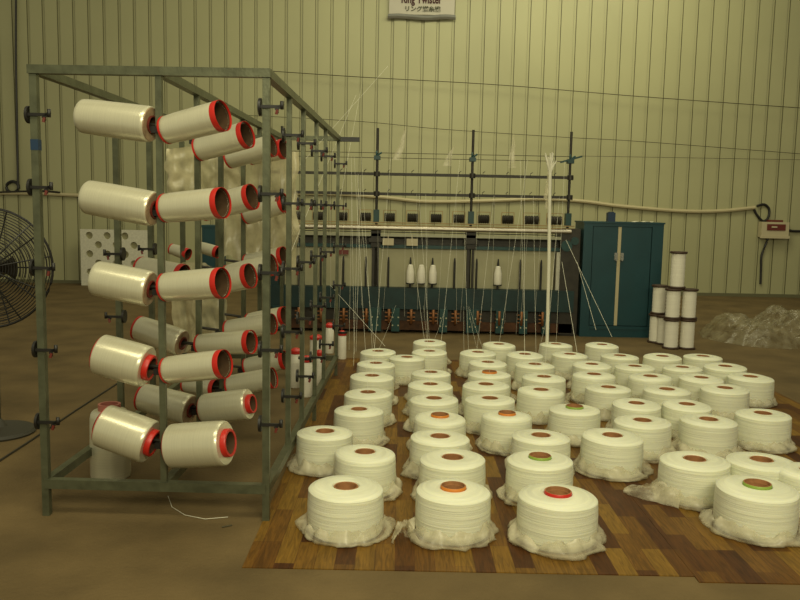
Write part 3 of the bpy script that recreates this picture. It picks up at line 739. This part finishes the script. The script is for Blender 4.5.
def text(body, u, v, size, mt, nm, width, bold=0.):
    cu = bpy.data.curves.new('t', 'FONT'); cu.body = body; cu.size = size; cu.align_x = 'CENTER'; cu.align_y = 'CENTER'; cu.extrude = .003; cu.offset = bold; cu.resolution_u = 3
    to = bpy.data.objects.new('t', cu); C.objects.link(to); bpy.context.view_layer.update()
    me = bpy.data.meshes.new_from_object(to.evaluated_get(bpy.context.evaluated_depsgraph_get())); bpy.data.objects.remove(to); bpy.data.curves.remove(cu)
    w_ = max(v_.co.x for v_ in me.vertices)-min(v_.co.x for v_ in me.vertices)
    me.materials.clear(); me.materials.append(MT[mt])
    ob = bpy.data.objects.new(nm, me); C.objects.link(ob); ob.parent = sg
    ob.rotation_euler = (PI/2, 0, 0); ob.location = at(u, v, WY-.068)-s0; ob.scale = (width/w_, 1, 1)
text('Ring Twister', 421.5, -.6, .215, 'ink', 'english_lettering', 39*WY/F, .006)
text('リング撚糸機', 422.5, 9.3, .105, 'ink2', 'japanese_lettering', 34*WY/F, .003)

# perforated pale board leaning on the wall
BYp = WY-.35
c0, c1 = at(80, 229, BYp), at(148.5, 300, BYp); rowh = 9.2*BYp/F; cw = 17.8*BYp/F; hr = 3.7*BYp/F
bd = empty('perforated_board', (c0.x, BYp, .01)); m = MB(); dk = MB()
Wd = c1.x-c0.x; ztop = c0.z; nrow = int((ztop-.02)/rowh); z = ztop-.03
m.box((c0.x, BYp, z), (c1.x, BYp+.04, ztop))
for r_ in range(nrow):
    za, zb2 = z-rowh, z; off = 0 if r_ % 2 == 0 else cw/2
    xs = [c0.x]; 
    x = c0.x+off+.0
    while x+cw <= c1.x+.01: xs.append(x); x += cw
    cells = []
    x = c0.x+(off if off else 0.0)
    if off: m.box((c0.x, BYp, za), (c0.x+off, BYp+.04, zb2))
    while x+cw <= c1.x+.02:
        cxx, czz = x+cw/2, (za+zb2)/2; NN = 20; ring = []; outer = []
        for i in range(NN):
            t = 2*PI*i/NN; ct, st_ = math.cos(t), math.sin(t)
            k = min((cw/2)/max(abs(ct), 1e-6), (rowh/2)/max(abs(st_), 1e-6))
            outer.append((cxx+ct*k, BYp, czz+st_*k)); ring.append((cxx+ct*hr*.98, BYp, czz+st_*hr*.98))
        back = [(p[0], BYp+.06, p[2]) for p in ring]
        m.add(outer+ring+back, [(i, (i+1) % NN, NN+(i+1) % NN, NN+i) for i in range(NN)]+[(NN+i, NN+(i+1) % NN, 2*NN+(i+1) % NN, 2*NN+i) for i in range(NN)])
        # fill corners
        for sx_ in (-1, 1):
            for sz_ in (-1, 1):
                tc_ = math.atan2(sz_*rowh/2, sx_*cw/2) % (2*PI); i = int(tc_/(2*PI/NN)) % NN
                m.add([outer[i], (cxx+sx_*cw/2, BYp, czz+sz_*rowh/2), outer[(i+1) % NN]], [(0, 1, 2)])
        x += cw
    if c1.x-x > .01: m.box((x, BYp, za), (c1.x, BYp+.04, zb2))
    z -= rowh
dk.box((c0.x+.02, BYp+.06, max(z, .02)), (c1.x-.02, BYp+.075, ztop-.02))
bd0 = Vector(bd.location)
for mm, nm, mt_ in ((m, 'board', 'panelw'), (dk, 'backing', 'hole')):
    mm.v = [tuple(Vector(v)-bd0) for v in mm.v]; mm.build(nm, MT[mt_], bd)
tag(bd, 'pale perforated board with rows of round holes leaning by the wall', 'board')

# ------------------------------------------------------------------ pedestal fan, far left
fb = fl(-2, 433); fn = empty('pedestal_fan', (fb.x, fb.y, 0)); tag(fn, 'large black pedestal fan with wire guard and round floor base', 'fan')
MB().lathe([(0.0001, 0), (.235, 0), (.24, .012), (.225, .03), (.06, .05), (.04, .08), (.022, .10)], 40).build('base', MT['stool'], fn)
fc = at(-12, 268, fb.y)-Vector((fb.x, fb.y, 0)); GR = 60*fb.y/F
MB().tube([(0, 0, .06), (0, .03, fc.z-.1)], .02, 12).build('pole', MT['dark'], fn)
q = Vector((.30, -1, .04)).to_track_quat('Z', 'Y')
def fanpt(r, t, d=0): return fc + q @ Vector((r*math.cos(t), r*math.sin(t), d))
g = MB()
for k in range(3, 24):
    r = GR*k/23; dd = .085*(1-(k/23)**2.5)
    g.tube([fanpt(r, 2*PI*i/48, dd) for i in range(48)], .0032 if k < 23 else .009, 5, 0, True)
for i in range(10):
    t = 2*PI*i/10+.2; g.tube([fanpt(GR*k/8, t, .088*(1-(k/8)**2.5)) for k in range(1, 9)], .005, 5)
g.build('front_guard', MT['black'], fn)
g = MB()
for k in range(4, 12):
    r = GR*k/11; dd = -.10*(1-(k/11)**2.5)
    g.tube([fanpt(r, 2*PI*i/40, dd) for i in range(40)], .003, 5, 0, True)
for i in range(10):
    t = 2*PI*i/10; g.tube([fanpt(GR*k/8, t, -.1*(1-(k/8)**2.5)) for k in range(1, 9)], .005, 5)
g.build('rear_guard', MT['black'], fn)
g = MB(); g.tube([fanpt(0, 0, -.22), fanpt(0, 0, -.06)], .085, 20); g.build('motor_housing', MT['dark'], fn)
g = MB(); g.tube([fanpt(0, 0, .06), fanpt(0, 0, .095)], .07, 20); g.build('badge_hub', MT['dark'], fn)
for i in range(3):
    vs = []
    for a_ in range(9):
        for b_ in range(7):
            r = .05+GR*.32*a_/8; t = 2*PI*i/3+.9*(b_/6-.5)*(.6+.5*a_/8); vs.append(fanpt(r, t, .035*(b_/6-.5)*2))
    MB().add(vs, [(a_*7+b_, (a_+1)*7+b_, (a_+1)*7+b_+1, a_*7+b_+1) for a_ in range(8) for b_ in range(6)], True).build('blade', MT['dark'], fn)
g = MB(); p_ = fanpt(GR*.97, PI/2, .02); g.box(tuple(p_-Vector((.04, .05, .035))), tuple(p_+Vector((.04, .03, .03)))); g.build('guard_clip', MT['black'], fn)

# cable on floor
o = MB().tube([fl(-10, 467, .006), fl(30, 441, .006), fl(75, 411, .006), fl(112, 387, .006), fl(150, 362, .006)], .007, 6).build('floor_cable', MT['dark']); tag(o, 'thin dark cable lying across the floor left of the rack', 'cable')
o = MB().tube([fl(168, 496, .003), fl(172, 507, .003), fl(185, 515, .003), fl(205, 519, .003), fl(228, 517, .003)], .0016, 5).build('loose_thread', MT['thread']); tag(o, 'loose curl of white thread on the bare floor before the rack', 'thread')
o = MB().tube([fl(222, 527, .004), fl(232, 525, .004)], .004, 5).build('loose_thread', MT['wire']); tag(o, 'short dark thread scrap on the floor near the rack front foot', 'thread')

# ------------------------------------------------------------------ white pole with yarn tassel
pb = fl(546.5, 366); PY = pb.y
pl = empty('yarn_pole', (pb.x, PY, .004)); tag(pl, 'thin white pole wrapped in yarn, with frayed tuft on top, among the packages', 'pole')
p0 = Vector(pl.location); tp = at(550, 172, PY)
MB().tube([(0, 0, 0), tuple(at(549, 260, PY)-p0), tuple(tp-p0)], .017, 12).build('pole', MT['thread'], pl)
t_ = MB(); tb = tp-p0
rnd = random.Random(3)
for i in range(16):
    a_ = rnd.uniform(0, 2*PI); sp_ = rnd.uniform(.01, .07); h_ = rnd.uniform(.08, .20)
    t_.tube([tb+Vector((0, 0, -.02)), tb+Vector((sp_*.5*math.cos(a_), sp_*.3*math.sin(a_), h_*.5)), tb+Vector((sp_*math.cos(a_), sp_*.5*math.sin(a_), h_))], [.010, .008, .005], 5)
t_.build('yarn_tuft', MT['thread'], pl)
s_ = MB(); vs = []
for i in range(9):
    for j in range(16):
        t = i/8; vs.append(tb+Vector((-.06*math.sin(t*PI)*(1 if j/15 < .8 else .4)*(j/15)-.0+.03*(t-.5)-.01, .02*math.sin(i*2.+j*.5), .02-.38*j/15)))
s_.add(vs, [(i*16+j, (i+1)*16+j, (i+1)*16+j+1, i*16+j+1) for i in range(8) for j in range(15)], True); 
s_.build('hanging_wisp', MT['film'], pl, sharp=False)

# yarn wisps hanging from the wires
def wisp(pts, wd, label, Y=MY+.12, seed=1):
    P = [at(u, v, Y) for u, v in pts]; vs = []; n1 = len(P)
    for i, p in enumerate(P):
        for j in range(7):
            b_ = (j/6-.5)*2; k = wd*(i/(n1-1)*.9+.1)
            vs.append(p+Vector((b_*k, .03*noise.noise(Vector((i*.9+seed, b_*3, 0))), 0)))
    o = MB().add(vs, [(i*7+j, (i+1)*7+j, (i+1)*7+j+1, i*7+j+1) for i in range(n1-1) for j in range(6)], True).build('yarn_wisp', MT['film'], None, sharp=False)
    return tag(o, label, 'yarn wisp')
wisp([(406, 126), (404, 136), (402, 146), (398, 154), (397, 160)], .06, 'pale yarn wisp hanging from the wires right of the second pole')
wisp([(455, 146), (451, 152), (449, 158), (447, 166)], .05, 'pale yarn wisp hanging just left of the third pole', seed=4)
wisp([(513, 134), (513.5, 144), (512, 156), (512, 168)], .05, 'faint pale yarn wisp hanging right of the third pole', seed=7)

# ------------------------------------------------------------------ yarn strands
rnd = random.Random(11)
def strand(P, Q, r, label, group, sag=.0):
    P, Q = Vector(P), Vector(Q); pts = []
    for k in range(7):
        t = k/6; p = P.lerp(Q, t); p.z -= sag*4*t*(1-t); pts.append(p)
    o = MB().tube(pts, r, 5).build('yarn_strand', MT['thread']); return tag(o, label, 'yarn strand', group)
LB = 'thin white yarn strand rising from the packages up to the machine'; GB = 'yarn strands between the floor packages and the machine'
tops = []
for F_ in FILES[:5]:
    for (u, v, D, ring) in F_[-4:]: tops.append(fl(u, v, PH+.01))
tops += [fl(380+rnd.uniform(-45, 160), 350+rnd.uniform(-3, 20), PH+.01) for _ in range(10)]
for k, P in enumerate(tops):
    u = 400+P.x*F/P.y
    if u > 562: continue
    u2 = min(566, max(285, u+rnd.uniform(-24, 24))); v2 = rnd.choice([158, 175, 194, 231, 305, 305])
    Q = Vector((x_at(u2), MY-.05 if v2 > 200 else MY+.05, z_at(v2)))
    strand(P, Q, .00095, LB, GB, .03)
for k in range(22):
    u = 290+k*12.6+rnd.uniform(-5, 5)
    strand((x_at(u), MY-.05, z_at(rnd.choice([231, 194]))), (x_at(u+rnd.uniform(-5, 5)), MY-.09, z_at(rnd.uniform(305, 334))), .0010, 'thin white yarn strand running down the front of the machine', 'yarn strands on the machine front')
for (a, Ya, b, Yb, lb) in (((596, 330), 9.2, (577, 262), 9.95, 'pale yarn strand rising right of the pole toward the cabinet corner'),
                       ((612, 337), 9.0, (566, 240), 9.95, 'slanting pale yarn strand in front of the cabinet, outermost one'),
                       ((577, 352), 8.0, (562, 262), 9.95, 'slanting pale yarn strand leaving the far package right of the pole'),
                       ((385, 346), 7.6, (330, 285), 9.9, 'slanting pale yarn strand near the far end of the rack')):
    strand(at(*a, Ya), at(*b, Yb), .0022, lb, 'slanting yarn strands before the machine')
strand(at(284, 212, 4.6), at(319, 268, 7.4), .0012, 'pale yarn strand slanting down behind the front right rack post', 'yarn strands at the rack')
strand(at(286, 264, 4.6), at(356, 95, 9.9), .0012, 'pale yarn strand rising from the rack to the first upper wire', 'yarn strands at the rack')
strand(at(300, 165, 6.5), at(388, 66, 10.1), .0012, 'pale yarn strand rising from the rack top toward the high wire', 'yarn strands at the rack')
strand(at(340, 200, 7.3), at(363, 78, 15.2), .0012, 'faint yarn strand rising steeply from the far rack corner', 'yarn strands at the rack')
strand(at(345, 200, 7.3), at(338, 330, 7.8), .0012, 'pale yarn strand hanging straight at the far rack corner, left one', 'yarn strands at the rack')
strand(at(352, 182, 7.6), at(349, 350, 7.8), .0012, 'pale yarn strand hanging straight at the far rack corner, right one', 'yarn strands at the rack')
strand(at(361, 175, 8.6), at(356, 352, 7.8), .0012, 'pale yarn strand hanging between the rack and the second pole', 'yarn strands at the rack')

# ------------------------------------------------------------------ lights and world
wd = bpy.data.worlds.new('world'); sc.world = wd; wd.use_nodes = True
bg = wd.node_tree.nodes['Background']; bg.inputs[0].default_value = (1, .92, .62, 1); bg.inputs[1].default_value = .24
def area(name, loc, target, sx_, sy_, power, col):
    l = bpy.data.lights.new(name, 'AREA'); l.shape = 'RECTANGLE'; l.size = sx_; l.size_y = sy_; l.energy = power; l.color = col
    o = bpy.data.objects.new(name, l); C.objects.link(o); o.location = loc
    o.rotation_euler = (Vector(target)-Vector(loc)).to_track_quat('-Z', 'Y').to_euler()
    return o
area('skylight_and_fill', (1.5, 7.2, 6.8), (1.5, 7.4, 0), 5, 3.0, 110, (1, .94, .62))
area('skylight_and_fill', (2.0, 11.0, 6.9), (.3, 14.5, 2.5), 8, 1.6, 275, (1, .95, .60))
area('skylight_and_fill', (-.8, 1.6, 5.4), (-1.0, 4.2, .8), 4, .9, 120, (1, .92, .60))
area('skylight_and_fill', (1.2, -2.2, 4.2), (.8, 5.5, 0), 3.5, 1.2, 300, (1, .93, .62))  # soft fill added behind the camera to brighten the package sides, no skylight
